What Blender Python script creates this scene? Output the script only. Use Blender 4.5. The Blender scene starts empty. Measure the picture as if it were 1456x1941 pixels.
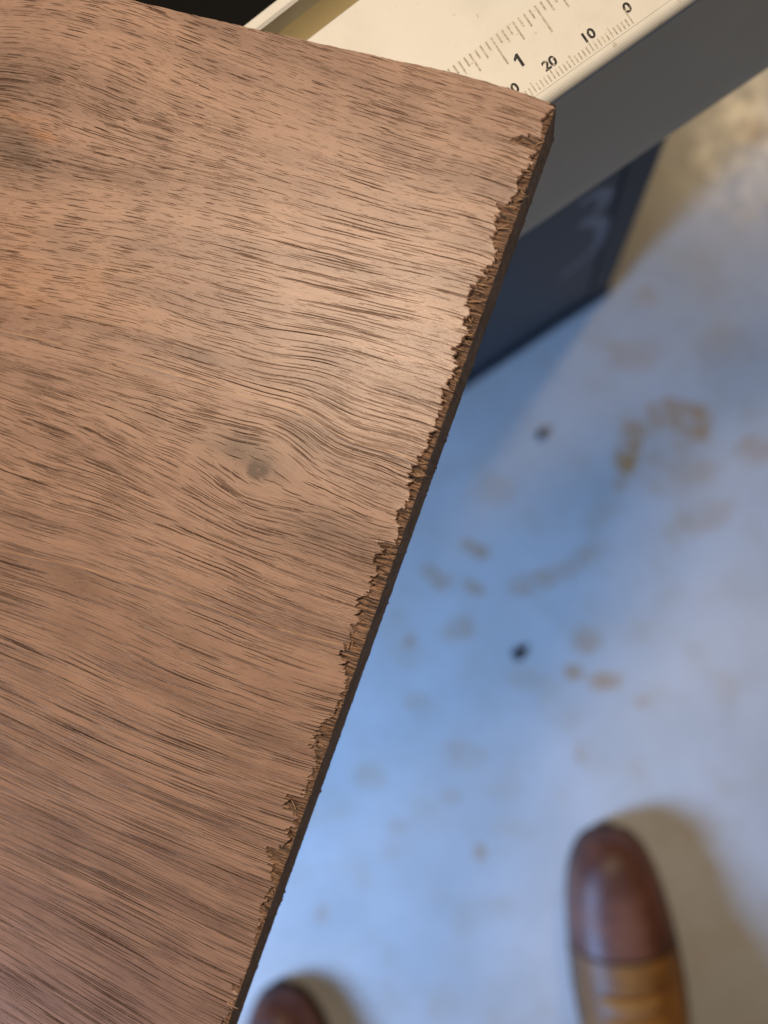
import bpy, bmesh, math, random
import numpy as np
from mathutils import Matrix, Vector

scene = bpy.context.scene
COL = scene.collection

# ------------------------------------------------------------------ camera
HC = 0.655                       # phone held 0.655 m above the floor, 0.155 m above the board
R = Matrix(((0.983043, -0.002578, 0.183357), (0.0, 0.999901, 0.014059), (-0.183375, -0.013821, 0.982946)))
cam_d = bpy.data.cameras.new('camera')
cam = bpy.data.objects.new('camera', cam_d); COL.objects.link(cam)
cam.matrix_world = Matrix.Translation((0, 0, HC)) @ R.to_4x4()
cam_d.sensor_fit = 'HORIZONTAL'; cam_d.sensor_width = 24.0; cam_d.lens = 24.033
cam_d.clip_start = 0.01; cam_d.clip_end = 60
cam_d.dof.use_dof = True; cam_d.dof.focus_distance = 0.163; cam_d.dof.aperture_fstop = 5.8
scene.camera = cam

# ------------------------------------------------------------------ world (dim workshop air) and lamps
world = bpy.data.worlds.new('World'); scene.world = world; world.use_nodes = True
bg = world.node_tree.nodes['Background']
bg.inputs['Color'].default_value = (0.75, 0.68, 0.60, 1); bg.inputs['Strength'].default_value = 0.08

def area(name, loc, target, size, power, color):
    l = bpy.data.lights.new(name, 'AREA'); l.shape = 'DISK'; l.size = size; l.energy = power; l.color = color
    o = bpy.data.objects.new(name, l); COL.objects.link(o); o.location = loc
    o.rotation_euler = (Vector(target) - Vector(loc)).to_track_quat('-Z', 'Y').to_euler()
    return o
# warm work lamp beyond the saw, high on the right
area('work_lamp', (0.56, 0.92, 1.40), (0.05, 0.10, 0.3), 0.15, 5.0, (1.0, 0.74, 0.43))
# warm task lamp on an arm above the saw table
area('task_lamp', (-0.090, 0.120, 0.91), (-0.09, -0.04, 0.5), 0.085, 2.5, (1.0, 0.81, 0.61))
# cool daylight coming in low, behind the photographer's left
win = area('window_light', (-0.84, -0.76, 0.70), (-0.04, -0.22, 0.0), 0.34, 2.6, (0.30, 0.53, 1.0))
win.data.spread = math.radians(56)          # beam narrowed to keep the blue off the board

scene.view_settings.view_transform = 'Standard'; scene.view_settings.look = 'None'
scene.view_settings.exposure = 0.0; scene.view_settings.gamma = 1.0
scene.render.engine = 'CYCLES'
scene.cycles.use_denoising = True
scene.cycles.max_bounces = 6

# ------------------------------------------------------------------ helpers
rng = np.random.default_rng(11)
random.seed(4)

def link(name, me, mat=None, parent=None, smooth=False):
    o = bpy.data.objects.new(name, me); COL.objects.link(o)
    if mat: me.materials.append(mat)
    if parent: o.parent = parent
    if smooth: me.polygons.foreach_set('use_smooth', [True] * len(me.polygons))
    return o
def empty(name, loc=(0, 0, 0), rz=0.0):
    o = bpy.data.objects.new(name, None); COL.objects.link(o); o.location = loc; o.rotation_euler = (0, 0, rz)
    o.empty_display_size = .02
    return o
def tag(o, label=None, cat=None, group=None, kind=None):
    for k, v in (('label', label), ('category', cat), ('group', group), ('kind', kind)):
        if v: o[k] = v
    return o
def np_mesh(name, V, F):
    me = bpy.data.meshes.new(name)
    V = np.ascontiguousarray(V, dtype=np.float32); F = np.ascontiguousarray(F, dtype=np.int32)
    me.vertices.add(len(V)); me.vertices.foreach_set('co', V.ravel())
    k = F.shape[1]
    me.loops.add(F.size); me.loops.foreach_set('vertex_index', F.ravel())
    me.polygons.add(len(F)); me.polygons.foreach_set('loop_start', np.arange(0, F.size, k, dtype=np.int32))
    me.update(calc_edges=True); me.validate()
    return me
def grid_faces(nr, nc, flip=False):
    i = np.arange(nr * nc).reshape(nr, nc)
    a, b, c, d = i[:-1, :-1].ravel(), i[:-1, 1:].ravel(), i[1:, 1:].ravel(), i[1:, :-1].ravel()
    return np.stack([a, d, c, b] if flip else [a, b, c, d], 1)
def set_attr(me, name, data, typ):
    at = me.attributes.new(name, typ, 'POINT')
    key = {'FLOAT': 'value', 'FLOAT_VECTOR': 'vector', 'FLOAT_COLOR': 'color'}[typ]
    at.data.foreach_set(key, np.ascontiguousarray(data, dtype=np.float32).ravel())
def bm_mesh(name, bm):
    me = bpy.data.meshes.new(name); bmesh.ops.recalc_face_normals(bm, faces=bm.faces); bm.to_mesh(me); bm.free(); return me
def box_bm(bm, x0, x1, y0, y1, z0, z1):
    vs = [bm.verts.new(p) for p in ((x0,y0,z0),(x1,y0,z0),(x1,y1,z0),(x0,y1,z0),(x0,y0,z1),(x1,y0,z1),(x1,y1,z1),(x0,y1,z1))]
    for f in ((3,2,1,0),(4,5,6,7),(0,1,5,4),(1,2,6,5),(2,3,7,6),(3,0,4,7)): bm.faces.new([vs[i] for i in f])
def vnoise1(x, scale, seed):
    r = np.random.default_rng(seed).random(4096) * 2 - 1
    t = np.asarray(x) / scale + 1000.0; i = np.floor(t).astype(int); f = t - i; f = f * f * (3 - 2 * f)
    return r[i % 4096] * (1 - f) + r[(i + 1) % 4096] * f
def vnoise2(x, y, sx, sy, seed):
    r = np.random.default_rng(seed).random((256, 256)) * 2 - 1
    a = np.asarray(x) / sx + 500.0; b = np.asarray(y) / sy + 500.0
    i = np.floor(a).astype(int); j = np.floor(b).astype(int); f = a - i; g = b - j
    f = f * f * (3 - 2 * f); g = g * g * (3 - 2 * g)
    q = lambda p, s: r[(i + p) % 256, (j + s) % 256]
    return (q(0,0)*(1-f)+q(1,0)*f)*(1-g) + (q(0,1)*(1-f)+q(1,1)*f)*g

# ---- node helpers
class NT:
    def __init__(s, name):
        s.m = bpy.data.materials.new(name); s.m.use_nodes = True; s.t = s.m.node_tree
        s.b = s.t.nodes['Principled BSDF']
    def n(s, typ, **kw):
        nd = s.t.nodes.new(typ)
        for k, v in kw.items(): setattr(nd, k, v)
        return nd
    def put(s, sock, v):
        if v is None: return
        if hasattr(v, 'is_output') or isinstance(v, bpy.types.NodeSocket): s.t.links.new(v, sock)
        else: sock.default_value = v
    def math(s, op, a, b=None, c=None, clamp=False):
        nd = s.n('ShaderNodeMath', operation=op, use_clamp=clamp)
        for i, v in enumerate((a, b, c)): s.put(nd.inputs[i], v)
        return nd.outputs[0]
    def comb(s, x=0., y=0., z=0.):
        nd = s.n('ShaderNodeCombineXYZ')
        for i, v in enumerate((x, y, z)): s.put(nd.inputs[i], v)
        return nd.outputs[0]
    def noise(s, vec, scale=1., detail=2., rough=.5, dist=0.):
        nd = s.n('ShaderNodeTexNoise'); s.put(nd.inputs['Vector'], vec)
        nd.inputs['Scale'].default_value = scale; nd.inputs['Detail'].default_value = detail
        nd.inputs['Roughness'].default_value = rough; nd.inputs['Distortion'].default_value = dist
        return nd.outputs['Fac']
    def mr(s, v, a, b, c=0., d=1., smooth=True):
        nd = s.n('ShaderNodeMapRange'); nd.interpolation_type = 'SMOOTHSTEP' if smooth else 'LINEAR'
        for i, q in enumerate((v, a, b, c, d)): s.put(nd.inputs[i], q)
        return nd.outputs[0]
    def mix(s, f, a, b, blend='MIX'):
        nd = s.n('ShaderNodeMix', data_type='RGBA', blend_type=blend)
        s.put(nd.inputs[0], f)
        for k, v in ((6, a), (7, b)):
            s.put(nd.inputs[k], v if not isinstance(v, tuple) else (*v[:3], 1.0))
        return nd.outputs[2]
    def bump(s, h, strength, dist, normal=None):
        nd = s.n('ShaderNodeBump'); nd.inputs['Strength'].default_value = strength; nd.inputs['Distance'].default_value = dist
        s.put(nd.inputs['Height'], h); s.put(nd.inputs['Normal'], normal)
        return nd.outputs[0]
    def obj(s): return s.n('ShaderNodeTexCoord').outputs['Object']
    def out(s, color=None, rough=None, normal=None, spec=None, **kw):
        s.put(s.b.inputs['Base Color'], (*color, 1) if isinstance(color, tuple) else color)
        s.put(s.b.inputs['Roughness'], rough); s.put(s.b.inputs['Normal'], normal); s.put(s.b.inputs['Specular IOR Level'], spec)
        for k, v in kw.items(): s.put(s.b.inputs[k.replace('_', ' ')], v)
        return s.m

# ================================================================== MATERIALS
def walnut():
    t = NT('walnut_veneer')
    at = t.n('ShaderNodeAttribute', attribute_name='grain'); sp = t.n('ShaderNodeSeparateXYZ'); t.put(sp.inputs[0], at.outputs['Vector'])
    u, v0 = sp.outputs[0], sp.outputs[1]
    ti = t.n('ShaderNodeAttribute', attribute_name='tint'); ts = t.n('ShaderNodeSeparateColor'); t.put(ts.inputs[0], ti.outputs['Color'])
    grey, orange, short = ts.outputs[0], ts.outputs[1], ts.outputs[2]
    torn = t.n('ShaderNodeAttribute', attribute_name='torn').outputs['Fac']
    M = t.math
    # small wander of the fibres
    w1 = t.noise(t.comb(M('MULTIPLY', u, .07), M('MULTIPLY', v0, .35)), 1., 2.)
    w2 = t.noise(t.comb(M('MULTIPLY', u, .45), M('MULTIPLY', v0, 1.6)), 1., 1.)
    v = M('ADD', v0, M('ADD', M('MULTIPLY', M('SUBTRACT', w1, .5), .6), M('MULTIPLY', M('SUBTRACT', w2, .5), .06)))
    # tone bands
    band = t.noise(t.comb(M('MULTIPLY', u, .012), M('MULTIPLY', v, .16)), 1., 3., .55)
    fine = t.noise(t.comb(M('MULTIPLY', u, .035), M('MULTIPLY', v, 1.9)), 1., 4., .62)
    hair = t.noise(t.comb(M('MULTIPLY', u, .5), M('MULTIPLY', v, 11.)), 1., 2., .6)
    col = t.mix(t.mr(band, .36, .62), (.160, .092, .066), (.268, .163, .116))
    col = t.mix(t.mr(fine, .42, .70, 0., .42), col, (.105, .060, .043))
    col = t.mix(t.mr(hair, .35, .75, 0., .34), col, (.34, .22, .165))
    # figure: cross-grain sheen painted into the colour as paler patches
    fig = t.noise(t.comb(M('MULTIPLY', u, .10), M('MULTIPLY', v0, .055)), 1., 2.)
    col = t.mix(t.mr(fig, .35, .7, 0., .30), col, (.33, .21, .15))
    # two long dark veins with a pale line beside them
    for a, b, wd in ((103.2, .0535, .30), (81.35, 0.0, .26)):
        dv = M('SUBTRACT', v, M('ADD', M('MULTIPLY', u, b), a))
        wv = t.noise(t.comb(M('MULTIPLY', u, .05), a, 0.), 1., 2.)
        k = M('MULTIPLY', t.mr(M('ABSOLUTE', dv), wd, wd * .3), t.mr(wv, .3, .6))
        col = t.mix(M('MULTIPLY', k, .7), col, (.15, .098, .085))
        k2 = M('MULTIPLY', t.mr(M('ABSOLUTE', M('ADD', dv, wd * 1.5)), wd * .9, 0.), .28)
        col = t.mix(k2, col, (.50, .30, .15))
    # greyed and orange patches round the knots
    gw = M('MULTIPLY', grey, t.mr(t.noise(t.comb(M('MULTIPLY', u, .12), M('MULTIPLY', v, .5)), 1., 3.), .2, .7, .45, 1.))
    col = t.mix(gw, col, (.078, .052, .038))
    col = t.mix(orange, col, (.36, .165, .065))
    kr = t.n('ShaderNodeAttribute', attribute_name='knot').outputs['Fac']
    krn = M('ADD', kr, M('MULTIPLY', t.noise(t.comb(M('MULTIPLY', u, .35), M('MULTIPLY', v0, 1.5)), 1., 4., .65), 2.8))
    rl = t.noise(t.comb(M('MULTIPLY', krn, 3.2), M('MULTIPLY', u, .12)), 1., 2., .6)
    col = t.mix(M('MULTIPLY', M('MULTIPLY', t.mr(rl, .50, .68), .20), M('MULTIPLY', t.mr(kr, 7.0, 3.0), t.mr(kr, 1.0, 1.8))), col, (.060, .036, .026))
    kc = t.mix(t.mr(krn, 2.1, 1.6), (.050, .028, .019), (.12, .064, .042))
    col = t.mix(M('MULTIPLY', t.mr(krn, 4.4, 2.4), .85), col, kc)
    # pores: dashes along the grain
    dens = t.noise(t.comb(M('MULTIPLY', u, .03), M('MULTIPLY', v, .42)), 1., 2., .6)
    dens2 = t.noise(t.comb(M('MULTIPLY', u, .05), M('MULTIPLY', v, .9), 7.), 1., 1.)
    D = t.mr(M('ADD', M('MULTIPLY', dens, .6), M('MULTIPLY', dens2, .4)), .36, .60, .80, 1.06)
    stretch = t.n('ShaderNodeAttribute', attribute_name='stretch').outputs['Fac']
    def pores(Lx, Ly, r0, r1, off, gain):
        vo = t.n('ShaderNodeTexVoronoi', voronoi_dimensions='2D', feature='F1')
        t.put(vo.inputs['Vector'], t.comb(M('MULTIPLY_ADD', u, 1 / Lx, off), M('MULTIPLY_ADD', v, 1 / Ly, off * 1.7)))
        vo.inputs['Scale'].default_value = 1.
        cs = t.n('ShaderNodeSeparateColor'); t.put(cs.inputs[0], vo.outputs['Color'])
        rad = M('MULTIPLY', t.mr(cs.outputs[0], 0., 1., r0, r1, False), M('MULTIPLY', M('MULTIPLY', D, stretch), gain))
        m = t.mr(vo.outputs['Distance'], rad, M('MULTIPLY', rad, .72))
        return M('MULTIPLY', m, t.mr(cs.outputs[1], 0., 1., .5, 1., False))
    lng = M('MULTIPLY', M('SUBTRACT', 1., M('MULTIPLY', short, .85)), M('MULTIPLY_ADD', ti.outputs['Alpha'], .22, 1.0))
    pA = pores(46., .46, .10, .34, 3.1, lng)
    pB = pores(26., .41, .09, .34, 11.7, M('MULTIPLY_ADD', lng, .75, .25))
    nok = t.mr(krn, 2.6, 4.0)
    pC = pores(14., .41, .04, .31, 23.3, M('MULTIPLY_ADD', short, .7, .4))
    pD = pores(8., .37, .02, .30, 41.9, M('MULTIPLY_ADD', short, .75, .35))
    pE = M('MULTIPLY', pores(26., .20, .10, .40, 57.3, 1.5), t.mr(stretch, .86, .62))
    pF = M('MULTIPLY', pores(14., .16, .08, .40, 71.1, 1.5), t.mr(stretch, .80, .55))
    pC = M('MAXIMUM', M('MAXIMUM', pC, pD), M('MAXIMUM', pE, pF))
    # breaks along a pore
    brk = t.mr(t.noise(t.comb(M('MULTIPLY', u, .9), M('MULTIPLY', v, 3.)), 1., 1.), .30, .42)
    P = M('MULTIPLY', M('MULTIPLY', M('MAXIMUM', M('MAXIMUM', pA, pB), pC), nok), M('MULTIPLY_ADD', brk, .35, .65), clamp=True)
    Pv = M('MULTIPLY', P, M('SUBTRACT', 1., M('MULTIPLY', torn, .6)))
    hl = t.noise(t.comb(M('MULTIPLY', u, .022), M('MULTIPLY', v, 3.4)), 1., 2., .55)
    col = t.mix(M('MULTIPLY', t.mr(hl, .56, .68), M('MULTIPLY', lng, .22)), col, (.070, .038, .026))
    col = t.mix(M('MULTIPLY', Pv, .97), col, (.026, .014, .009))
    # torn fibres
    tn = t.noise(t.comb(M('MULTIPLY', u, .22), M('MULTIPLY', v0, 4.2)), 1., 3., .6)
    tc = t.mix(t.mr(tn, .40, .62), (.018, .010, .007), (.205, .118, .074))
    col = t.mix(torn, col, tc)
    sparkle = t.noise(t.obj(), 5200., 1.)
    col = t.mix(t.mr(sparkle, .58, .74, 0., .28), col, (.46, .31, .22))  # satin glints painted into the colour as fine pale and dark specks
    col = t.mix(t.mr(sparkle, .42, .26, 0., .22), col, (.09, .05, .036))
    hgt = M('ADD', M('MULTIPLY', P, -1.), M('ADD', M('MULTIPLY', hair, .30), M('MULTIPLY', sparkle, .22)))
    nrm = t.bump(hgt, .38, .00016)
    rough = t.mr(sparkle, .3, .7, .36, .54)
    rough = M('ADD', rough, M('MULTIPLY', torn, .35), clamp=True)
    tg = t.comb(math.cos(math.radians(160.2)), math.sin(math.radians(160.2)), 0.)
    return t.out(col, rough, nrm, Anisotropic=.45, Tangent=tg, spec=M('MULTIPLY', M('SUBTRACT', 1., P), .58))

def edge_mat():
    t = NT('sawn_edge'); o = t.obj()
    n1 = t.noise(o, 900., 4., .65); n2 = t.noise(o, 120., 3.)
    c = t.mix(t.mr(n1, .3, .7), (.21, .14, .098), (.38, .27, .19)); c = t.mix(t.mr(n2, .4, .7, 0, .4), c, (.13, .085, .06))
    return t.out(c, .85, t.bump(n1, .6, .0003), .2)
def splinter_mat():
    t = NT('splinter'); n = t.noise(t.obj(), 2500., 2.)
    return t.out(t.mix(n, (.12, .065, .035), (.50, .32, .18)), .6, None, .3)
def paint_mat():
    t = NT('cream_rail_paint'); o = t.obj()
    smudge = t.noise(o, 55., 4., .6); speck = t.noise(o, 520., 2., .5); big = t.noise(o, 14., 3.)
    c = t.mix(t.mr(smudge, .4, .75, 0, .5), (.575, .575, .555), (.47, .465, .435))
    c = t.mix(t.mr(speck, .70, .78, 0, .6), c, (.33, .29, .21))
    c = t.mix(t.mr(big, .45, .7, 0, .35), c, (.60, .60, .585))
    return t.out(c, t.mr(smudge, .3, .7, .38, .62), t.bump(speck, .15, .0002), .45)
def strip_mat():
    t = NT('scale_strip'); o = t.obj(); n = t.noise(o, 160., 4., .6); s = t.noise(o, 700., 2.)
    c = t.mix(t.mr(n, .45, .75, 0, .5), (.575, .57, .545), (.50, .49, .455)); c = t.mix(t.mr(s, .70, .77, 0, .5), c, (.36, .27, .2))
    return t.out(c, .42, None, .4)
def ink_mat(name, dark, light, lo, hi):
    t = NT(name); n = t.noise(t.obj(), 1500., 2., .6)
    return t.out(t.mix(t.mr(n, lo, hi), dark, light), .6, None, .2)
def plain(name, c, rough, spec=.4, sc=60., amt=.25, bump=0.):
    t = NT(name); o = t.obj(); n = t.noise(o, sc, 4., .6)
    d = tuple(x * (1 - amt) for x in c)
    return t.out(t.mix(n, d, tuple(min(1, x * (1 + amt)) for x in c)), rough, t.bump(n, bump, .001) if bump else None, spec)
def floor_mat():
    t = NT('stained_floor'); o = t.obj()
    st = t.n('ShaderNodeAttribute', attribute_name='stain').outputs['Fac']
    n1 = t.noise(o, 9., 5., .6); n2 = t.noise(o, 60., 4., .6); n3 = t.noise(o, 300., 2.); n4 = t.noise(o, 24., 4., .55)
    c = t.mix(t.mr(n1, .3, .7), (.52, .515, .50), (.60, .595, .59))
    c = t.mix(t.mr(n4, .48, .72, 0, .38), c, (.50, .40, .28))
    c = t.mix(t.mr(n2, .55, .8, 0, .3), c, (.42, .38, .33)); c = t.mix(t.mr(n3, .7, .8, 0, .3), c, (.3, .27, .24))
    k = t.math('MULTIPLY', st, t.mr(t.noise(o, 70., 4., .65), .25, .6), clamp=True)
    c = t.mix(k, c, (.46, .255, .095))
    return t.out(c, t.mr(n2, .3, .7, .24, .36), t.bump(n2, .03, .002), .5)
def leather(name, c1, c2, rough, sc=28.):
    t = NT(name); o = t.obj(); n = t.noise(o, sc, 4., .6); g = t.noise(o, 900., 2.)
    c = t.mix(t.mr(n, .35, .68), c1, c2)
    return t.out(c, t.mr(n, .3, .7, rough, rough + .15), t.bump(g, .12, .0006), .55, Coat_Weight=.04, Coat_Roughness=.4)

M_WAL, M_EDGE, M_SPL = walnut(), edge_mat(), splinter_mat()
M_PAINT, M_STRIP = paint_mat(), strip_mat()
M_TICK = ink_mat('worn_tick_ink', (.30, .285, .25), (.55, .51, .42), .38, .72)
M_INK = ink_mat('black_number_ink', (.022, .022, .024), (.42, .39, .33), .52, .70)
M_OLIVE = plain('olive_grey_rail', (.72, .66, .50), .5, .3, 30., .12)
M_NAVY = plain('navy_saw_body', (.016, .019, .026), .45, .4, 40., .3)
M_NAVY2 = plain('navy_foot_flange', (.030, .036, .048), .4, .45, 40., .25)
M_EMB = plain('grey_emblem', (.22, .22, .24), .5, .3, 90., .3)
M_BLACK = plain('void_black', (.004, .004, .004), .8, .1, 80., .3)  # near-black colour standing in for the deep shade behind the rail
M_BLACK2 = plain('dark_trim', (.009, .010, .013), .5, .35, 60., .3)
M_TABLE = plain('cast_table', (.22, .22, .22), .4, .5, 120., .15)
M_FLOOR = floor_mat()
M_TOE = leather('burnished_toe_leather', (.085, .024, .012), (.19, .068, .034), .46)
M_VAMP = leather('tan_leather', (.13, .048, .010), (.34, .145, .022), .50, 18.)
M_SOLE = plain('dark_sole', (.045, .022, .012), .6, .3, 200., .3)
M_LACE = plain('tan_lace', (.40, .18, .04), .8, .2, 900., .4)
M_CRUMB = plain('dark_crumb', (.03, .027, .027), .8, .2, 900., .4)

# ================================================================== FLOOR
xs = np.unique(np.concatenate([np.linspace(-5, -.36, 14), np.linspace(-.36, .30, 260), np.linspace(.30, 5, 14)]))
ys = np.unique(np.concatenate([np.linspace(-5, -.55, 14), np.linspace(-.55, .42, 380), np.linspace(.42, 5, 14)]))
X, Y = np.meshgrid(xs, ys)
stain = np.zeros_like(X)
STAINS = [(82,43,9.9,27.0,0.95,-15),(113,70,18.0,13.5,0.6,0),(133,64,13.5,15.7,0.65,30),(177,42,15.7,11.2,0.4,0),(121,30,31.4,27.0,0.28,0),
 (-42,-42,14.4,6.3,0.55,-30),(-44,-74,9.0,6.3,0.5,-20),(-69,-70,9.9,7.2,0.45,0),(13,-66,27.0,9.9,0.4,15),(43,-48,27.0,7.2,0.3,35),(48,-116,11.7,9.9,0.4,0),
 (39,-142,9.0,7.2,0.6,0),(65,-148,15.3,9.0,0.5,0),(92,-164,7.2,5.4,0.3,0),(84,120,20.2,13.5,0.28,0),(-57,-108,16.2,9.0,0.35,20),(-100,-121,5.4,7.2,0.5,0),
 (-39,-301,5.4,9.9,0.5,10),(44,-210,5.4,9.9,0.3,10),(-135,-244,18.0,11.7,0.2,0),(-53,-216,16.2,11.7,0.25,0),(-64,-253,9.9,6.3,0.22,0),(-107,-282,10.8,6.3,0.22,0),
 (-178,-365,4.5,8.1,0.3,0),(-26,9,18.0,13.5,0.2,0),(175,292,16.2,9.9,0.5,0),(94,167,9.9,8.1,0.3,0),(-82,-61,8.1,6.3,0.4,0),(0,-151,18.0,9.0,0.18,0),
 (138,-13,27.0,13.5,0.2,20),(-93,-173,13.5,7.2,0.25,0),(157,122,22.5,18.0,0.15,0)]
for i, (sx, sy, a, b, k, rot) in enumerate(STAINS):
    c, s_ = math.cos(math.radians(rot)), math.sin(math.radians(rot))
    dx, dy = X * 1000 - sx, Y * 1000 - sy
    p, q = (dx * c + dy * s_) / a, (-dx * s_ + dy * c) / b
    r = np.sqrt(p * p + q * q) + .30 * vnoise2(X * 1000, Y * 1000, 7, 7, 50 + i)
    stain = np.maximum(stain, min(1., 1.3 * k) * np.clip((1.25 - r) / .55, 0, 1))
me = np_mesh('floor', np.stack([X.ravel(), Y.ravel(), np.zeros(X.size)], 1), grid_faces(len(ys), len(xs)))
set_attr(me, 'stain', stain.ravel(), 'FLOAT')
tag(link('floor', me, M_FLOOR), kind='structure')

# ================================================================== TABLE SAW (rail frame: m along the rail, n towards the photographer)
TX, TY = Vector((.848, .530)), Vector((.530, -.848))
saw = empty('table_saw', (0, 0, 0), math.atan2(.530, .848))
tag(saw, 'table saw with cream fence rail, printed scale and navy blue base under the board', 'table saw')
# saw-local axes: x = m, y = -n, so y grows away from the photographer
def profile_mesh(name, prof, m0, m1):
    bm = bmesh.new()
    a = [bm.verts.new((m0, -n, z)) for n, z in prof]; b = [bm.verts.new((m1, -n, z)) for n, z in prof]
    k = len(prof)
    for i in range(k): bm.faces.new((a[i], a[(i+1) % k], b[(i+1) % k], b[i]))
    bm.faces.new(a); bm.faces.new(list(reversed(b)))
    return bm_mesh(name, bm)
ZR = .4847
prof = [(-.0712, .4105), (-.0708, .412), (-.0708, ZR - .0022)]
for k in range(1, 7):
    a = math.radians(15 * k); prof.append((-.0708 - .0022 * (1 - math.cos(a)), ZR - .0022 + .0022 * math.sin(a)))
prof += [(-.1145, ZR), (-.1152, ZR - .0006), (-.1152, .466), (-.1246, .466), (-.1246, ZR - .0008), (-.1252, ZR), (-.1269, ZR), (-.1275, ZR - .0008),
         (-.1275, .452), (-.146, .452), (-.146, .4105)]
rail = link('fence_rail', profile_mesh('fence_rail', prof, -.42, .46), M_OLIVE, saw)
cap_p = [(-.0706, ZR - .0026), (-.0706, ZR - .0022)]
for k in range(1, 7):
    a = math.radians(15 * k); cap_p.append((-.0706 - .0022 * (1 - math.cos(a)), ZR - .0020 + .0022 * math.sin(a)))
cap_p += [(-.1150, ZR + .0002), (-.1154, ZR - .0002), (-.1154, ZR - .0030), (-.1140, ZR - .0030), (-.1140, ZR - .0012), (-.0722, ZR - .0012), (-.0722, ZR - .0026)]
link('rail_cap', profile_mesh('rail_cap', cap_p, -.42, .4605), M_PAINT, rail)
link('rail_lip', profile_mesh('rail_lip', [(-.1244, ZR - .005), (-.1244, ZR - .0004), (-.1250, ZR + .0002), (-.1271, ZR + .0002), (-.1277, ZR - .0004), (-.1277, ZR - .005)], -.42, .4605), M_PAINT, rail)
strip = link('scale_strip', profile_mesh('scale_strip', [(-.0732, ZR - .0003), (-.0732, ZR + .00032), (-.0902, ZR + .00032), (-.0902, ZR - .0003)], -.42, .46), M_STRIP, rail)
ZT = ZR + .00036
bm = bmesh.new()
def tick(m, n0, n1, wd):
    vs = [bm.verts.new(p) for p in ((m - wd/2, -n0, ZT), (m + wd/2, -n0, ZT), (m + wd/2, -n1, ZT), (m - wd/2, -n1, ZT))]
    bm.faces.new(vs)
for i in range(-45, 48):                      # sixteenths of an inch
    L = .0071 if i % 8 == 0 else .0048 if i % 4 == 0 else .0034 if i % 2 == 0 else .0024
    tick(.0465 + i * .001375, -.0897, -.0897 + L, .00042)
for i in range(0, 100):                       # millimetres
    L = .0030 if i % 10 == 0 else .0026 if i % 5 == 0 else .0018
    tick(.0716 - i * .00094, -.0737, -.0737 - L, .00030)
ticks = link('tick_marks', bm_mesh('tick_marks', bm), M_TICK, strip)
def number(txt, m, n, size, bold):
    cu = bpy.data.curves.new('number', 'FONT'); cu.body = txt; cu.size = size; cu.align_x = 'CENTER'; cu.align_y = 'CENTER'; cu.offset = bold
    o = bpy.data.objects.new('number', cu); COL.objects.link(o)
    bpy.context.view_layer.update()
    dg = bpy.context.evaluated_depsgraph_get()
    me = bpy.data.meshes.new_from_object(o.evaluated_get(dg))
    bpy.data.objects.remove(o)
    me.transform(Matrix.Translation((m, -n, ZT + .00003)))
    return link('number', me, M_INK, strip)
def numeral_one(m, n, h):
    bm = bmesh.new(); q = h / 10.
    pts = [(-1.0, -5), (1.0, -5), (1.0, 5), (-.7, 5), (-3.2, 2.6), (-3.2, .6), (-1.0, 2.0)]
    bm.faces.new([bm.verts.new((m + x * q, -n + y * q, ZT + .00003)) for x, y in pts])
    return link('number', bm_mesh('number', bm), M_INK, strip)
numeral_one(.0489, -.0818, .0032)
for k, tx in enumerate(('0', '10', '20', '30', '40')): number(tx, .0723 - k * .0094, -.0772, .0031, .00010)
number('2', .0269, -.0815, .0040, .00012)
# body and foot
def cham_prism(pts, z0, z1, name, mat, parent):
    bm = bmesh.new()
    a = [bm.verts.new((m, -n, z0)) for m, n in pts]; b = [bm.verts.new((m, -n, z1)) for m, n in pts]
    k = len(pts)
    for i in range(k): bm.faces.new((a[i], a[(i+1) % k], b[(i+1) % k], b[i]))
    bm.faces.new(a); bm.faces.new(b)
    bmesh.ops.bevel(bm, geom=[e for e in bm.edges], offset=.0004, segments=1, affect='EDGES')
    return link(name, bm_mesh(name, bm), mat, parent)
base = cham_prism([(-.40, -.112), (.1435, -.1125), (.1435, -.52), (-.40, -.52)], .016, .4085, 'saw_base', M_NAVY, saw)
cham_prism([(-.405, -.107), (.1450, -.1085), (.1450, -.525), (-.405, -.525)], 0, .015, 'base_flange', M_NAVY2, saw)
cham_prism([(-.40, -.1465), (.142, -.1465), (.142, -.205), (-.40, -.205)], .409, .440, 'void_block', M_BLACK, saw)  # added block, coloured black to read as the dark void behind the rail
cham_prism([(-.55, -.26), (.30, -.26), (.30, -.70), (-.55, -.70)], .4095, .4845, 'saw_table', M_TABLE, saw)
cham_prism([(.1245, -.1110), (.1450, -.1110), (.1450, -.150), (.1440, -.150), (.1440, -.1120), (.1245, -.1120)], .0165, .408, 'corner_trim', M_BLACK2, base)
# pale curved emblem on the base, facing the photographer
bm = bmesh.new(); vs = []
path = [(.100, .258), (.108, .2585), (.115, .250), (.117, .236), (.112, .227), (.104, .2245), (.113, .213), (.1205, .196), (.1215, .170), (.116, .153), (.104, .144), (.094, .143)]
for i, (m, z) in enumerate(path):
    q0, q1 = path[max(0, i-1)], path[min(len(path)-1, i+1)]; d = Vector((q1[0]-q0[0], q1[1]-q0[1])).normalized(); nrm = Vector((-d.y, d.x)) * .0045
    vs.append((bm.verts.new((m + nrm.x, .1122, z + nrm.y)), bm.verts.new((m - nrm.x, .1122, z - nrm.y))))
for (a, b), (c, d) in zip(vs, vs[1:]): bm.faces.new((a, b, d, c))
link('emblem', bm_mesh('emblem', bm), M_EMB, base)

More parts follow.
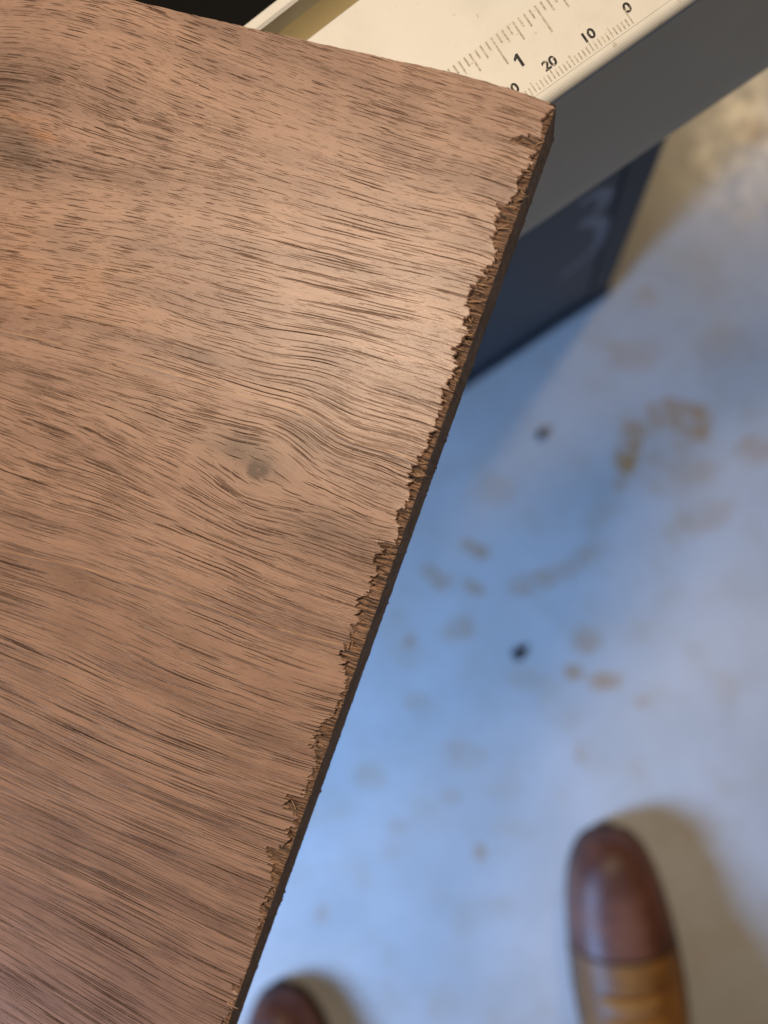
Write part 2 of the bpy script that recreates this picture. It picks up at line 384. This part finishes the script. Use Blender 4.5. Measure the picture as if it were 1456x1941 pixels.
# ================================================================== WALNUT BOARD (frame: w inward along the grain, s along the cut edge)
H, TH = .500, .0149
K = np.array([.00527, .07731])
ae = math.radians(-109.8); E = np.array([math.cos(ae), math.sin(ae)])
ag = math.radians(160.2); G = np.array([math.cos(ag), math.sin(ag)])
COEF = np.array([1.13,2.65,3.48,2.74,2.51,3.17,1.44,-1.33,-1.85,-2.34,-2.96,-2.2,-1.87,-1.75,-1.34,-1.18,-0.78,1.21,2.45,2.21,0.31,0.3,2.11,1.02,-1.3,-0.99,-1.18,-1.86,-0.84,-0.44,-0.64,-1.01,-1.56,-1.22,1.01,1.89,1.38,-0.19,0.16,1.92,1.19,-0.69,-0.51,-0.95,-1.99,-1.34,-0.46,0.01,-0.6,-1.64,-1.39,1.15,2.37,2.58,1.37,0.76,1.56,1.26,-0.61,-1.18,-1.54,-2.91,-2.99,-1.16,0.22,-0.54,-1.54,-1.2,1.11,2.33,2.65,1.13,-0.28,0.73,1.41,-0.73,-1.63,-0.65,-1.59,-2.77,-1.13,0.21,-0.54,-0.95,-0.52,1.09,2.11,2.25,0.8,-0.23,1.34,2.22,-0.31,-1.79,-0.51,-0.63,-1.79,-1.04,-0.53,-0.92,-0.53,-0,1.59,3.02,2.97,0.77,-0.54,1.08,2.12,0.1,-2.01,-2.21,-2.03,-1.85,-1.14,-1.01,-1.07,-0.46,0.03,1.33,3.06,3.54,0.86,-1.51,-0.16,1.56,0.46,-1.81,-3,-2.81,-1.82,-0.91,-0.67,-0.6,-0.27,-0.02,0.38,2.16,4.03,2.3,-1,-0.7,1.16,0.79,-0.92,-1.91,-1.74,-1.01,-0.42,-0.23,-0.17,-0.08,-0.01,0.05,1.51,3.51,2.54,-0.48,-0.94,0.38,0.57,-0.19,-0.63,-0.57,-0.31,-0.11,-0.04,-0.03,-0.01,-0,0.08,0.81,1.69,1.07,-0.51,-0.78,-0.1,0.17,0.01,-0.11,-0.1,-0.05,-0.02,-0.01,-0,-0,-0,0.05,0.24,0.41,0.14,-0.31,-0.34,-0.1,0.02,0.01,-0.01,-0.01,-0.01,-0,-0,-0,-0,-0,-0.05,0.07,-0.01,-0.05,-0.26,-0.43,-0.24,0.34,-0.02,-0.42,-0.01,0.48,0.15,-0.12,-0,0.02,0.45,-0.44,-0.56,-0.2,-0.24,-0.22,-0,-0.06,0.58,0.15,0.2,0.72,0.13,-0.53,-0.1,0.03,0.04,-0.04,0.39,1.01,-0.06,-1.15,-0.22,0.18,-0.33,-0.39,-0.03,0.32,-0.11,-0.58,-0.07,0.2,-0.12,0.18,0.44,0.28,0.1,-0.01,-0.19,-0.05,-0.4,0.05,0.23,-0.06,-0.16,-0.05,-0.17,0.17,-0.63,-0.04,0.55,0.26,-0.19,-0.2,-0.17,0.06])
KN = (33.6335, 87.1678)
CEN = [(w, s, 22.) for w in np.arange(-10, 181, 16) for s in np.arange(-20, 241, 16)]
CEN += [(w, s, 7.) for w in np.arange(KN[0]-24, KN[0]+25, 6) for s in np.arange(KN[1]-24, KN[1]+22, 6)]
CEN = np.array(CEN)[:len(COEF)]
def kfun(w, s):
    """how far the fibres wander across the grain (mm) at (w, s)"""
    sh = w.shape; w = w.ravel(); s = s.ravel(); o = np.zeros(len(w))
    for i in range(len(COEF)):
        dw = w - CEN[i, 0]; ds = s - CEN[i, 1]
        o += COEF[i] * np.exp(-(dw*dw + ds*ds) / (2 * CEN[i, 2]**2))
    return o.reshape(sh)
def dfun(w, s):
    """how tightly the fibres are packed at (w, s): 1 = as on straight grain"""
    sh = w.shape; w = w.ravel(); s = s.ravel(); o = np.ones(len(w))
    for i in range(len(COEF)):
        dw = w - CEN[i, 0]; ds = s - CEN[i, 1]
        o += COEF[i] * np.exp(-(dw*dw + ds*ds) / (2 * CEN[i, 2]**2)) * (-ds / CEN[i, 2]**2)
    return o.reshape(sh)
W_IN = 8.0                                   # width of the finely modelled strip along the cut (mm)
S_END = 236.0; W_END = 430.0
TOPW = np.array([0, 4.96, 9.94, 20.6, 54.1, 78.2, 95., 200., 430.]); TOPS = np.array([0., -.62, -.88, -1.15, .12, .82, 1.2, 1.9, 3.0])
def s_top(w): return np.interp(w, TOPW, TOPS) + .06 * vnoise1(w, .9, 3) + .05 * vnoise1(w, .35, 5)
def world(w, s, h):                          # mm -> metres
    p = K[None] + (w.ravel()[:, None] * G + s.ravel()[:, None] * E) / 1000
    return np.concatenate([p, (H + h.ravel() / 1000)[:, None]], 1)
def tints(w, s):
    def gb(cw, cs, a, b): return np.exp(-(((w-cw)/a)**2 + ((s-cs)/b)**2))
    n = vnoise2(w, s, 6, 3, 77) * .5 + vnoise2(w, s, 14, 5, 78) * .5
    grey = .40*gb(35, 86, 10, 6.5) + .22*gb(40, 84, 5, 3) + .25*gb(60, 84, 16, 5) + .40*gb(54, 68, 7, 2.2) + .28*gb(14, 94, 12, 5) + .42*gb(25, 73, 6, 8) \
         + .5*gb(112, 38, 7, 4) + .38*gb(104, 42, 8, 3) + .3*gb(92, 56, 10, 3) + .25*gb(115, 26, 6, 7) + .16*gb(85, 70, 22, 9) + .12*gb(40, 125, 22, 6) + .2*gb(20, 140, 14, 3)
    grey = np.clip(1.15 * grey * (1 + .8 * n), 0, .9)
    orange = np.clip((.50*gb(113, 31, 5, 1.5) + .40*gb(105, 34, 4, 1.0) + .18*gb(100, 65, 30, 12)) * (1 + 1.2 * n), 0, .8)
    short = np.clip((w - 38 - .30 * (s - 30)) / 40, 0, 1) * np.clip((100 - s) / 45, 0, 1)
    short = np.maximum(short, .55 * np.clip((32 - s) / 20, 0, 1))
    return np.stack([grey, orange, short, np.clip((s - 85) / 70, 0, 1)], -1)
def finish(me, w, s, torn):
    set_attr(me, 'grain', np.stack([w.ravel(), (s + kfun(w, s)).ravel(), 0 * w.ravel()], 1), 'FLOAT_VECTOR')
    set_attr(me, 'tint', tints(w, s).reshape(-1, 4), 'FLOAT_COLOR')
    set_attr(me, 'torn', torn.ravel(), 'FLOAT')
    set_attr(me, 'stretch', (np.clip(dfun(w, s), .3, 1.1) ** .75).ravel(), 'FLOAT')
    set_attr(me, 'knot', np.sqrt(((w - KN[0]) / 1.15)**2 + (s - KN[1])**2).ravel(), 'FLOAT')

board = empty('walnut_board', (0, 0, 0))
tag(board, 'walnut veneered board with torn splintered cut edge resting on the saw rail', 'board')
# ---- face veneer, beyond the strip
wl = np.concatenate([np.arange(W_IN, 175, .8), np.linspace(175, W_END, 40)])
sl = np.concatenate([np.linspace(0, 1, 290)])
Wg, Tg = np.meshgrid(wl, sl)
st_ = s_top(Wg); Sg = st_ + Tg * (S_END - st_)
fl = .0 * Wg
me = np_mesh('face_veneer', world(Wg, Sg, fl), grid_faces(*Wg.shape)); finish(me, Wg, Sg, fl)
face = link('face_veneer', me, M_WAL, board)
# ---- torn strip along the cut
PROF = [(-2,.3),(-0.0,.26),(1.6,.5),(3.3,1.63),(5.0,.9),(6.4,.3),(7.2,3.0),(8.2,6.0),(8.9,7.0),(9.4,2.6),(10.5,.3),(12.7,.98),(14.2,2.08),(17.0,1.52),(18.4,1.58),(20.4,2.36),(22.3,3.79),(24.5,3.01),(27.1,2.96),
 (28.1,3.35),(29.2,1.9),(30.8,1.32),(32.4,1.65),(34.5,2.44),(37.1,3.17),(40.3,3.71),(41.5,3.87),(43.4,2.25),(45.4,2.63),(46.7,1.07),(50.6,2.76),(51.9,2.22),(53.3,1.77),(55.2,.83),(57.9,2.17),
 (60.1,1.84),(63.1,1.22),(65.9,1.16),(68.2,1.25),(70.6,1.55),(74.1,2.19),(77.1,2.76),(80.6,1.98),(83.1,1.08),(85.4,2.71),(87.6,1.64),(89.8,.78),(91.7,.6),(92.0,3.82),(93.5,2.97),(96.6,3.6),(99.1,2.69),
 (100.7,3.0),(101.6,2.38),(104.5,3.96),(106.2,3.8),(109.4,3.09),(111.9,2.91),(113.9,2.65),(116.4,3.82),(118.5,3.21),(120.5,1.61),(121.4,.38),(123.8,.55),(125.9,.68),(129.9,.9),(132.6,3.07),(134.3,3.03),
 (136.9,3.6),(138.8,2.46),(141.2,1.2),(143.4,1.0),(145.8,1.3),(148.6,1.5),(149.2,4.38),(152.5,3.52),(153.1,.24),(156.6,2.05),(158.8,1.61),(160.6,1.6),(161.0,5.67),(164.6,2.99),(168.3,1.32),(170.7,1.17),(173.5,1.92),
 (175.8,1.77),(176.6,.45),(179.4,.5),(181.2,.56),(185.4,.05),(189.8,.2),(192.6,.5),(193.2,3.66),(194.0,.6),(196.8,.24),(200,.8),(204,2.6),(208,1.8),(214,1.0),(220,2.5),(228,1.2),(240,.5)]
PS, PW = np.array([p[0] for p in PROF]), np.array([p[1] for p in PROF])
# strands: the veneer breaks off fibre bundle by fibre bundle
edges = [-4.0]
while edges[-1] < 246: edges.append(edges[-1] + rng.choice([.22, .4, .7, 1.1, 1.7], p=[.20, .27, .25, .17, .11]))
edges = np.array(edges); mid = (edges[:-1] + edges[1:]) / 2
sw = np.interp(mid, PS, PW); sw = np.clip(sw + rng.normal(0, 1, len(mid)) * (.06 + .13 * np.minimum(sw, 3)), .0, W_IN - .4)
sw = np.where(mid < 184, np.maximum(sw, .35 + .85 * rng.random(len(mid))), sw)
sd = .50 + .95 * rng.random(len(mid)) ** 1.3           # depth of each strand (mm)
wf = np.concatenate([np.arange(0, 5.2, .09), np.arange(5.2, W_IN, .2), [W_IN]])
sf = np.arange(0, 1.0000001, .09 / S_END)
Wf, Tf = np.meshgrid(wf, sf)
st_ = s_top(Wf); Sf = st_ + Tf * (S_END - st_)
Kf = kfun(Wf, Sf); Q = Sf + (Kf - Kf[:, :1]) + .10 * vnoise2(Wf, Sf, 1.2, .8, 9)
idx = np.clip(np.searchsorted(edges, Q.ravel()) - 1, 0, len(mid) - 1).reshape(Q.shape)
slp = rng.normal(0, .9, len(mid))
wb = sw[idx] + np.clip(slp[idx] * (Q - mid[idx]), -.6, .6) * np.minimum(sw[idx], 1) + .22 * vnoise2(Q, Wf, .22, .5, 21) * np.minimum(sw[idx], 1)
t_ = np.clip(Wf / np.maximum(wb, 1e-3), 0, 1)
inside = Wf < wb
dep = sd[idx] * (.50 + .65 * t_ ** 1.5) * np.clip(wb / 1.0, .25, 1.2)
rid = .13 * vnoise1(Q, .23, 31) + .09 * vnoise1(Q, .55, 32) + .10 * vnoise2(Q, Wf, .28, 2.2, 33) + .14 * vnoise2(Q, Wf, .55, 2.2, 34)
dep = dep + .9 * np.clip(vnoise2(Q, Wf, .55, 1.6, 35) - .42, 0, 1)
rid = rid * 1.7
hf = np.where(inside, -dep + rid * np.clip(wb, .3, 1), 0.0)
hf = np.minimum(hf, 0.03)
# fibre ends lifted a little just behind the break, and the arris worn
lift = np.where(~inside, .05 * np.exp(-(Wf - wb) / .5) * (vnoise1(Q, .4, 41) > -.1), 0)
hf = hf + lift - .05 * np.exp(-Wf / .12)
hf = hf * np.clip((W_IN - Wf) / .5, 0, 1)
torn = np.where(inside, 1.0, 0.0) * np.clip(wb / .25, 0, 1)
Wout = Wf + np.where(Wf < .05, -.05 * vnoise1(Q, .3, 61) - .05 * vnoise1(Q, 1.3, 62), 0)
me = np_mesh('torn_edge', world(Wout, Sf, hf), grid_faces(*Wf.shape)); finish(me, Wf, Sf, torn)
torn_o = link('torn_edge', me, M_WAL, board)
# ---- sawn side of the board, its top following the torn arris
rows = np.array([0, .04, .2, .4, .6, .8, .93, 1.0])
sub = slice(0, None, 2)
S1, H1, Wo1 = Sf[sub, 0], hf[sub, 0], Wout[sub, 0]
Zs = H1[:, None] * (1 - rows)[None] + (-TH * 1000) * rows[None]
fuzz = np.clip(vnoise1(S1, .35, 71) - .35, 0, 1) * .45 * (vnoise1(S1, 2.2, 72) > .1) + .05 * vnoise1(S1, 1.5, 73)
Wsd = Wo1[:, None] + 0 * Zs - .03 * vnoise2(np.repeat(S1[:, None], len(rows), 1), Zs, .5, 3., 74) * (rows > 0)[None] * (rows < 1)[None]
Wsd[:, -1] -= fuzz; Wsd[:, -2] -= fuzz * .3
Ss = np.repeat(S1[:, None], len(rows), 1)
link('sawn_edge', np_mesh('sawn_edge', world(Wsd, Ss, Zs), grid_faces(*Zs.shape, flip=True)), M_EDGE, board)
# ---- core: underside and the other three sides
wc = np.concatenate([np.linspace(0, 100, 120), np.linspace(105, W_END, 20)])
stc = s_top(wc)
top_pts = [(w, s) for w, s in zip(wc, stc)]
Zc = np.array([-.9, -TH * 1000])
Vt = np.concatenate([world(wc, stc, 0 * wc - .02), world(wc, stc, 0 * wc - TH * 1000), world(wc, 0 * wc + S_END, 0 * wc - .02), world(wc, 0 * wc + S_END, 0 * wc - TH * 1000)])
n = len(wc); Fc = []
for i in range(n - 1):
    Fc += [(i, i + 1, n + i + 1, n + i), (2*n + i, 3*n + i, 3*n + i + 1, 2*n + i + 1), (n + i, n + i + 1, 3*n + i + 1, 3*n + i)]
Fc.append((n - 1, 3*n - 1, 4*n - 1, 2*n - 1))
link('core', np_mesh('core', Vt, np.array(Fc)), M_EDGE, board)
# ---- splinters: curled slivers left standing in the tear-out
def splinter(s, w, length, width, ang, curl, rise):
    bm = bmesh.new(); N = 9; rings = []
    p = np.array([w, s, -.28]); a = ang
    for i in range(N):
        f = i / (N - 1); r = width * (.35 + .65 * math.sin(math.pi * min(1, .25 + .75 * (1 - f)))) * (1 - .75 * f ** 3)
        d = np.array([math.cos(a), math.sin(a), rise * (1 - f) - .35 * rise * f]); side = np.array([-math.sin(a), math.cos(a), 0])
        ring = []
        for q in range(5):
            b = 2 * math.pi * q / 5; o = p + side * r * math.cos(b) + np.array([0, 0, 1]) * r * .45 * math.sin(b)
            xy = K + (o[0] * G + o[1] * E) / 1000; ring.append(bm.verts.new((xy[0], xy[1], H + o[2] / 1000)))
        rings.append(ring); p = p + d * length / N; a += curl / N
    for A, B in zip(rings, rings[1:]):
        for q in range(5): bm.faces.new((A[q], A[(q+1) % 5], B[(q+1) % 5], B[q]))
    bm.faces.new(rings[0]); bm.faces.new(rings[-1])
    return link('splinter', bm_mesh('splinter', bm), M_SPL, torn_o, True)
for (s, w, L, wd, ang, cu, ri) in [(8.4, 1.4, 2.6, .13, -2.3, -.4, .15), (76.4, 1.9, 2.6, .16, -3.9, 1.7, .5), (76.9, 2.4, 2.2, .13, -3.8, 1.5, .5), (75.6, .9, 2.2, .10, -4.2, 1.5, .3),
        (114.2, 2.7, 2.4, .14, 1.2, .9, .45), (113.7, 2.3, 1.8, .10, 1.4, .7, .4), (150.4, 3.4, 3.0, .12, -3.7, -.5, .3), (43.8, 2.2, 1.6, .12, -4.2, .9, .4), (44.6, 1.6, 1.3, .09, -2.0, .6, .4),
        (161.6, 5.0, 2.4, .11, -3.2, .3, .25), (97.6, 3.2, 1.6, .11, 1.2, 1.3, .5), (170.2, .9, 1.5, .09, -4.0, -.7, .4), (56.2, .8, 1.3, .09, -3.7, .9, .5), (25.2, 2.2, 1.9, .12, -2.6, .5, .3),
        (19.6, 1.3, 1.8, .11, -2.4, -.6, .3), (196.4, 1.5, 3.4, .20, -4.1, 1.6, .4), (197.2, 2.3, 2.6, .26, -3.6, 1.0, .45), (127.0, .5, 1.1, .08, -4.2, .6, .5), (48.2, 1.5, 1.4, .10, -4.0, .8, .4), (35.9, 1.8, 1.3, .09, -2.4, .6, .4)]:
    splinter(s, w, L, wd, ang, cu, ri)
rr = random.Random(9)
for k in range(14):
    s = rr.uniform(12, 180); wmax = float(np.interp(s, PS, PW))
    if wmax > 1.2: splinter(s, wmax + .3, rr.uniform(.8, 1.0) * wmax + .6, rr.uniform(.09, .17), math.pi + rr.gauss(0, .18), rr.gauss(0, .3), rr.uniform(.1, .3))
for k in range(46):
    s = rr.uniform(4, 205); wmax = float(np.interp(s, PS, PW))
    if wmax < .7: continue
    splinter(s, rr.uniform(.35, .95) * wmax, rr.uniform(.7, 2.0), rr.uniform(.05, .10), math.pi + rr.gauss(0, .55), rr.gauss(0, .7), rr.uniform(.05, .45))

# ================================================================== SHOES
def ring_pts(hw, z0, z1, px, n=28, cx=0.):
    pts = []
    for i in range(n):
        a = math.pi * i / (n - 1)
        c, s = math.cos(a), math.sin(a)
        pts.append((cx + hw * math.copysign(abs(c) ** (2 / px), c), z0 + (z1 - z0) * abs(s) ** (2 / px)))
    return pts
# t (mm from toe), half width, height of the upper, squareness
SEC = [(0, 3, 20, 2.0), (2, 12, 28, 2.0), (6, 18.5, 35, 2.0), (12, 24, 40, 2.1), (20, 28.5, 44, 2.2), (32, 33, 47, 2.3), (46, 36, 49, 2.4), (62, 38.5, 52, 2.4), (80, 40.5, 56, 2.3), (100, 42, 62, 2.2),
       (125, 43, 71, 2.2), (150, 42, 82, 2.1), (175, 40, 94, 2.0), (200, 37, 100, 2.0), (230, 35, 102, 2.0), (258, 33, 102, 2.0), (274, 27, 101, 2.0), (283, 15, 99, 2.0)]
SA = np.array(SEC, float)
def loft(name, t0, t1, grow, mat, parent, smooth=True, nstep=26, closed=True):
    ts = np.linspace(t0, t1, nstep) if t0 > 1 else np.concatenate([[0, .6, 1.5, 3, 5, 8], np.linspace(12, t1, nstep - 6)])
    V = []; nn = 28
    for t in ts:
        hw, hh, px = (np.interp(t, SA[:, 0], SA[:, k]) for k in (1, 2, 3))
        for x, z in ring_pts(hw + grow, 11., hh + grow, px, nn, 0): V.append((x / 1000, -(t - grow) / 1000, z / 1000))
    V = np.array(V); F = grid_faces(len(ts), nn)
    me = np_mesh(name, V, F)
    bm = bmesh.new(); bm.from_mesh(me)
    bm.verts.ensure_lookup_table()
    for k in (0, len(ts) - 1): bm.faces.new([bm.verts[k * nn + i] for i in range(nn)])
    bmesh.ops.recalc_face_normals(bm, faces=bm.faces); bm.to_mesh(me); bm.free()
    return link(name, me, mat, parent, smooth)
def make_shoe(label, loc, rz, mirror):
    root = empty('leather_shoe', loc, rz); tag(root, label, 'shoe', 'brown leather shoes standing on the floor')
    up = loft('upper', 70, 283, 0., M_VAMP, root, nstep=34)
    cap = loft('toe_cap', 0, 84, .9, M_TOE, root, nstep=26)
    # stitched ridge along the toe cap seam
    hw, hh, px = (np.interp(82, SA[:, 0], SA[:, k]) for k in (1, 2, 3))
    bm = bmesh.new(); rings = []
    for x, z in ring_pts(hw + 1.2, 11., hh + 1.2, px, 24):
        ring = []
        for q in range(6):
            b = 2 * math.pi * q / 6; ring.append(bm.verts.new((x / 1000 * (1 + .012 * math.cos(b)), -.0825 + .0012 * math.sin(b), (z + .9 * math.cos(b)) / 1000)))
        rings.append(ring)
    for A, B in zip(rings, rings[1:]):
        for q in range(6): bm.faces.new((A[q], A[(q+1) % 6], B[(q+1) % 6], B[q]))
    link('seam', bm_mesh('seam', bm), M_SOLE, cap, True)
    # welted sole
    bm = bmesh.new(); out = []
    ts = np.concatenate([[-1.6, -1.2, 0, 4, 10], np.linspace(18, 283, 26), [287.]])
    L_, R_ = [], []
    for t in ts:
        w = np.interp(t, SA[:, 0], SA[:, 1]) + 1.6 if 0 <= t <= 283 else (9. if t > 283 else (4. if t < -1.5 else 6.))
        L_.append((-w / 1000, -t / 1000)); R_.append((w / 1000, -t / 1000))
    loop = L_ + R_[::-1]
    a = [bm.verts.new((x, y, 0)) for x, y in loop]; b = [bm.verts.new((x, y, .0125)) for x, y in loop]
    for i in range(len(loop)): bm.faces.new((a[i], a[(i+1) % len(loop)], b[(i+1) % len(loop)], b[i]))
    bm.faces.new(a); bm.faces.new(b)
    link('sole', bm_mesh('sole', bm), M_SOLE, root)
    # laces over the instep
    for k in range(4):
        t = 108 + 15 * k; hw, hh, px = (np.interp(t, SA[:, 0], SA[:, j]) for j in (1, 2, 3))
        bm = bmesh.new(); rings = []
        for x, z in ring_pts(hw + .8, 11., hh + .8, px, 28)[9:19]:
            rings.append([bm.verts.new((x / 1000, -t / 1000 + .003 * math.cos(b), (z + 1.6 * math.sin(b)) / 1000)) for b in [2 * math.pi * q / 6 for q in range(6)]])
        for A, B in zip(rings, rings[1:]):
            for q in range(6): bm.faces.new((A[q], A[(q+1) % 6], B[(q+1) % 6], B[q]))
        bm.faces.new(rings[0]); bm.faces.new(rings[-1])
        link('lace', bm_mesh('lace', bm), M_LACE, up, True)
    return root
make_shoe('glossy brown leather shoe with dark toe cap, wholly clear of the board edge', (.0625, -.2665, 0), math.radians(8.5), 1)
make_shoe('brown leather shoe whose toe peeps out beside the splintered board edge', (-.216, -.430, 0), math.radians(12), -1)

# ================================================================== CRUMBS on the floor
def crumb(label, x, y, r, seed):
    bm = bmesh.new(); bmesh.ops.create_icosphere(bm, subdivisions=2, radius=r)
    rr = random.Random(seed)
    for v in bm.verts: v.co *= 1 + rr.uniform(-.28, .22); v.co.z = max(v.co.z * .75, -r * .45)
    o = link('debris_crumb', bm_mesh('debris_crumb', bm), M_CRUMB); o.location = (x, y, r * .45)
    tag(o, label, 'debris', 'dark crumbs lying on the floor')
crumb('dark crumb of debris on the floor near the foot of the navy saw base', .011, .055, .0042, 1)
crumb('dark round crumb of debris on open floor among brown stains', -.008, -.128, .0052, 2)

# ================================================================== the photographer's legs (below the frame), whose shade falls on the floor
me = bpy.data.meshes.new('person')
pts = [((-.015, -.56, .90), .13), ((.085, -.55, .82), .090), ((.092, -.515, .47), .066), ((.094, -.475, .085), .056), ((-.115, -.57, .82), .090), ((-.135, -.59, .47), .066), ((-.150, -.600, .085), .056), ((-.015, -.57, 1.02), .135)]
me.from_pydata([p for p, r in pts], [(0, 1), (1, 2), (2, 3), (0, 4), (4, 5), (5, 6), (0, 7)], [])
per = link('person', me); sk = per.modifiers.new('skin', 'SKIN'); per.modifiers.new('smooth', 'SUBSURF').levels = 2
per.modifiers['smooth'].render_levels = 2
for i, (p, r) in enumerate(pts):
    me.skin_vertices[0].data[i].radius = (r, r); me.skin_vertices[0].data[i].use_root = (i == 0)
me.materials.append(plain('dark_trousers', (.03, .035, .05), .9, .1, 500., .3))
tag(per, 'person in dark trousers standing in the two brown leather shoes', 'person')
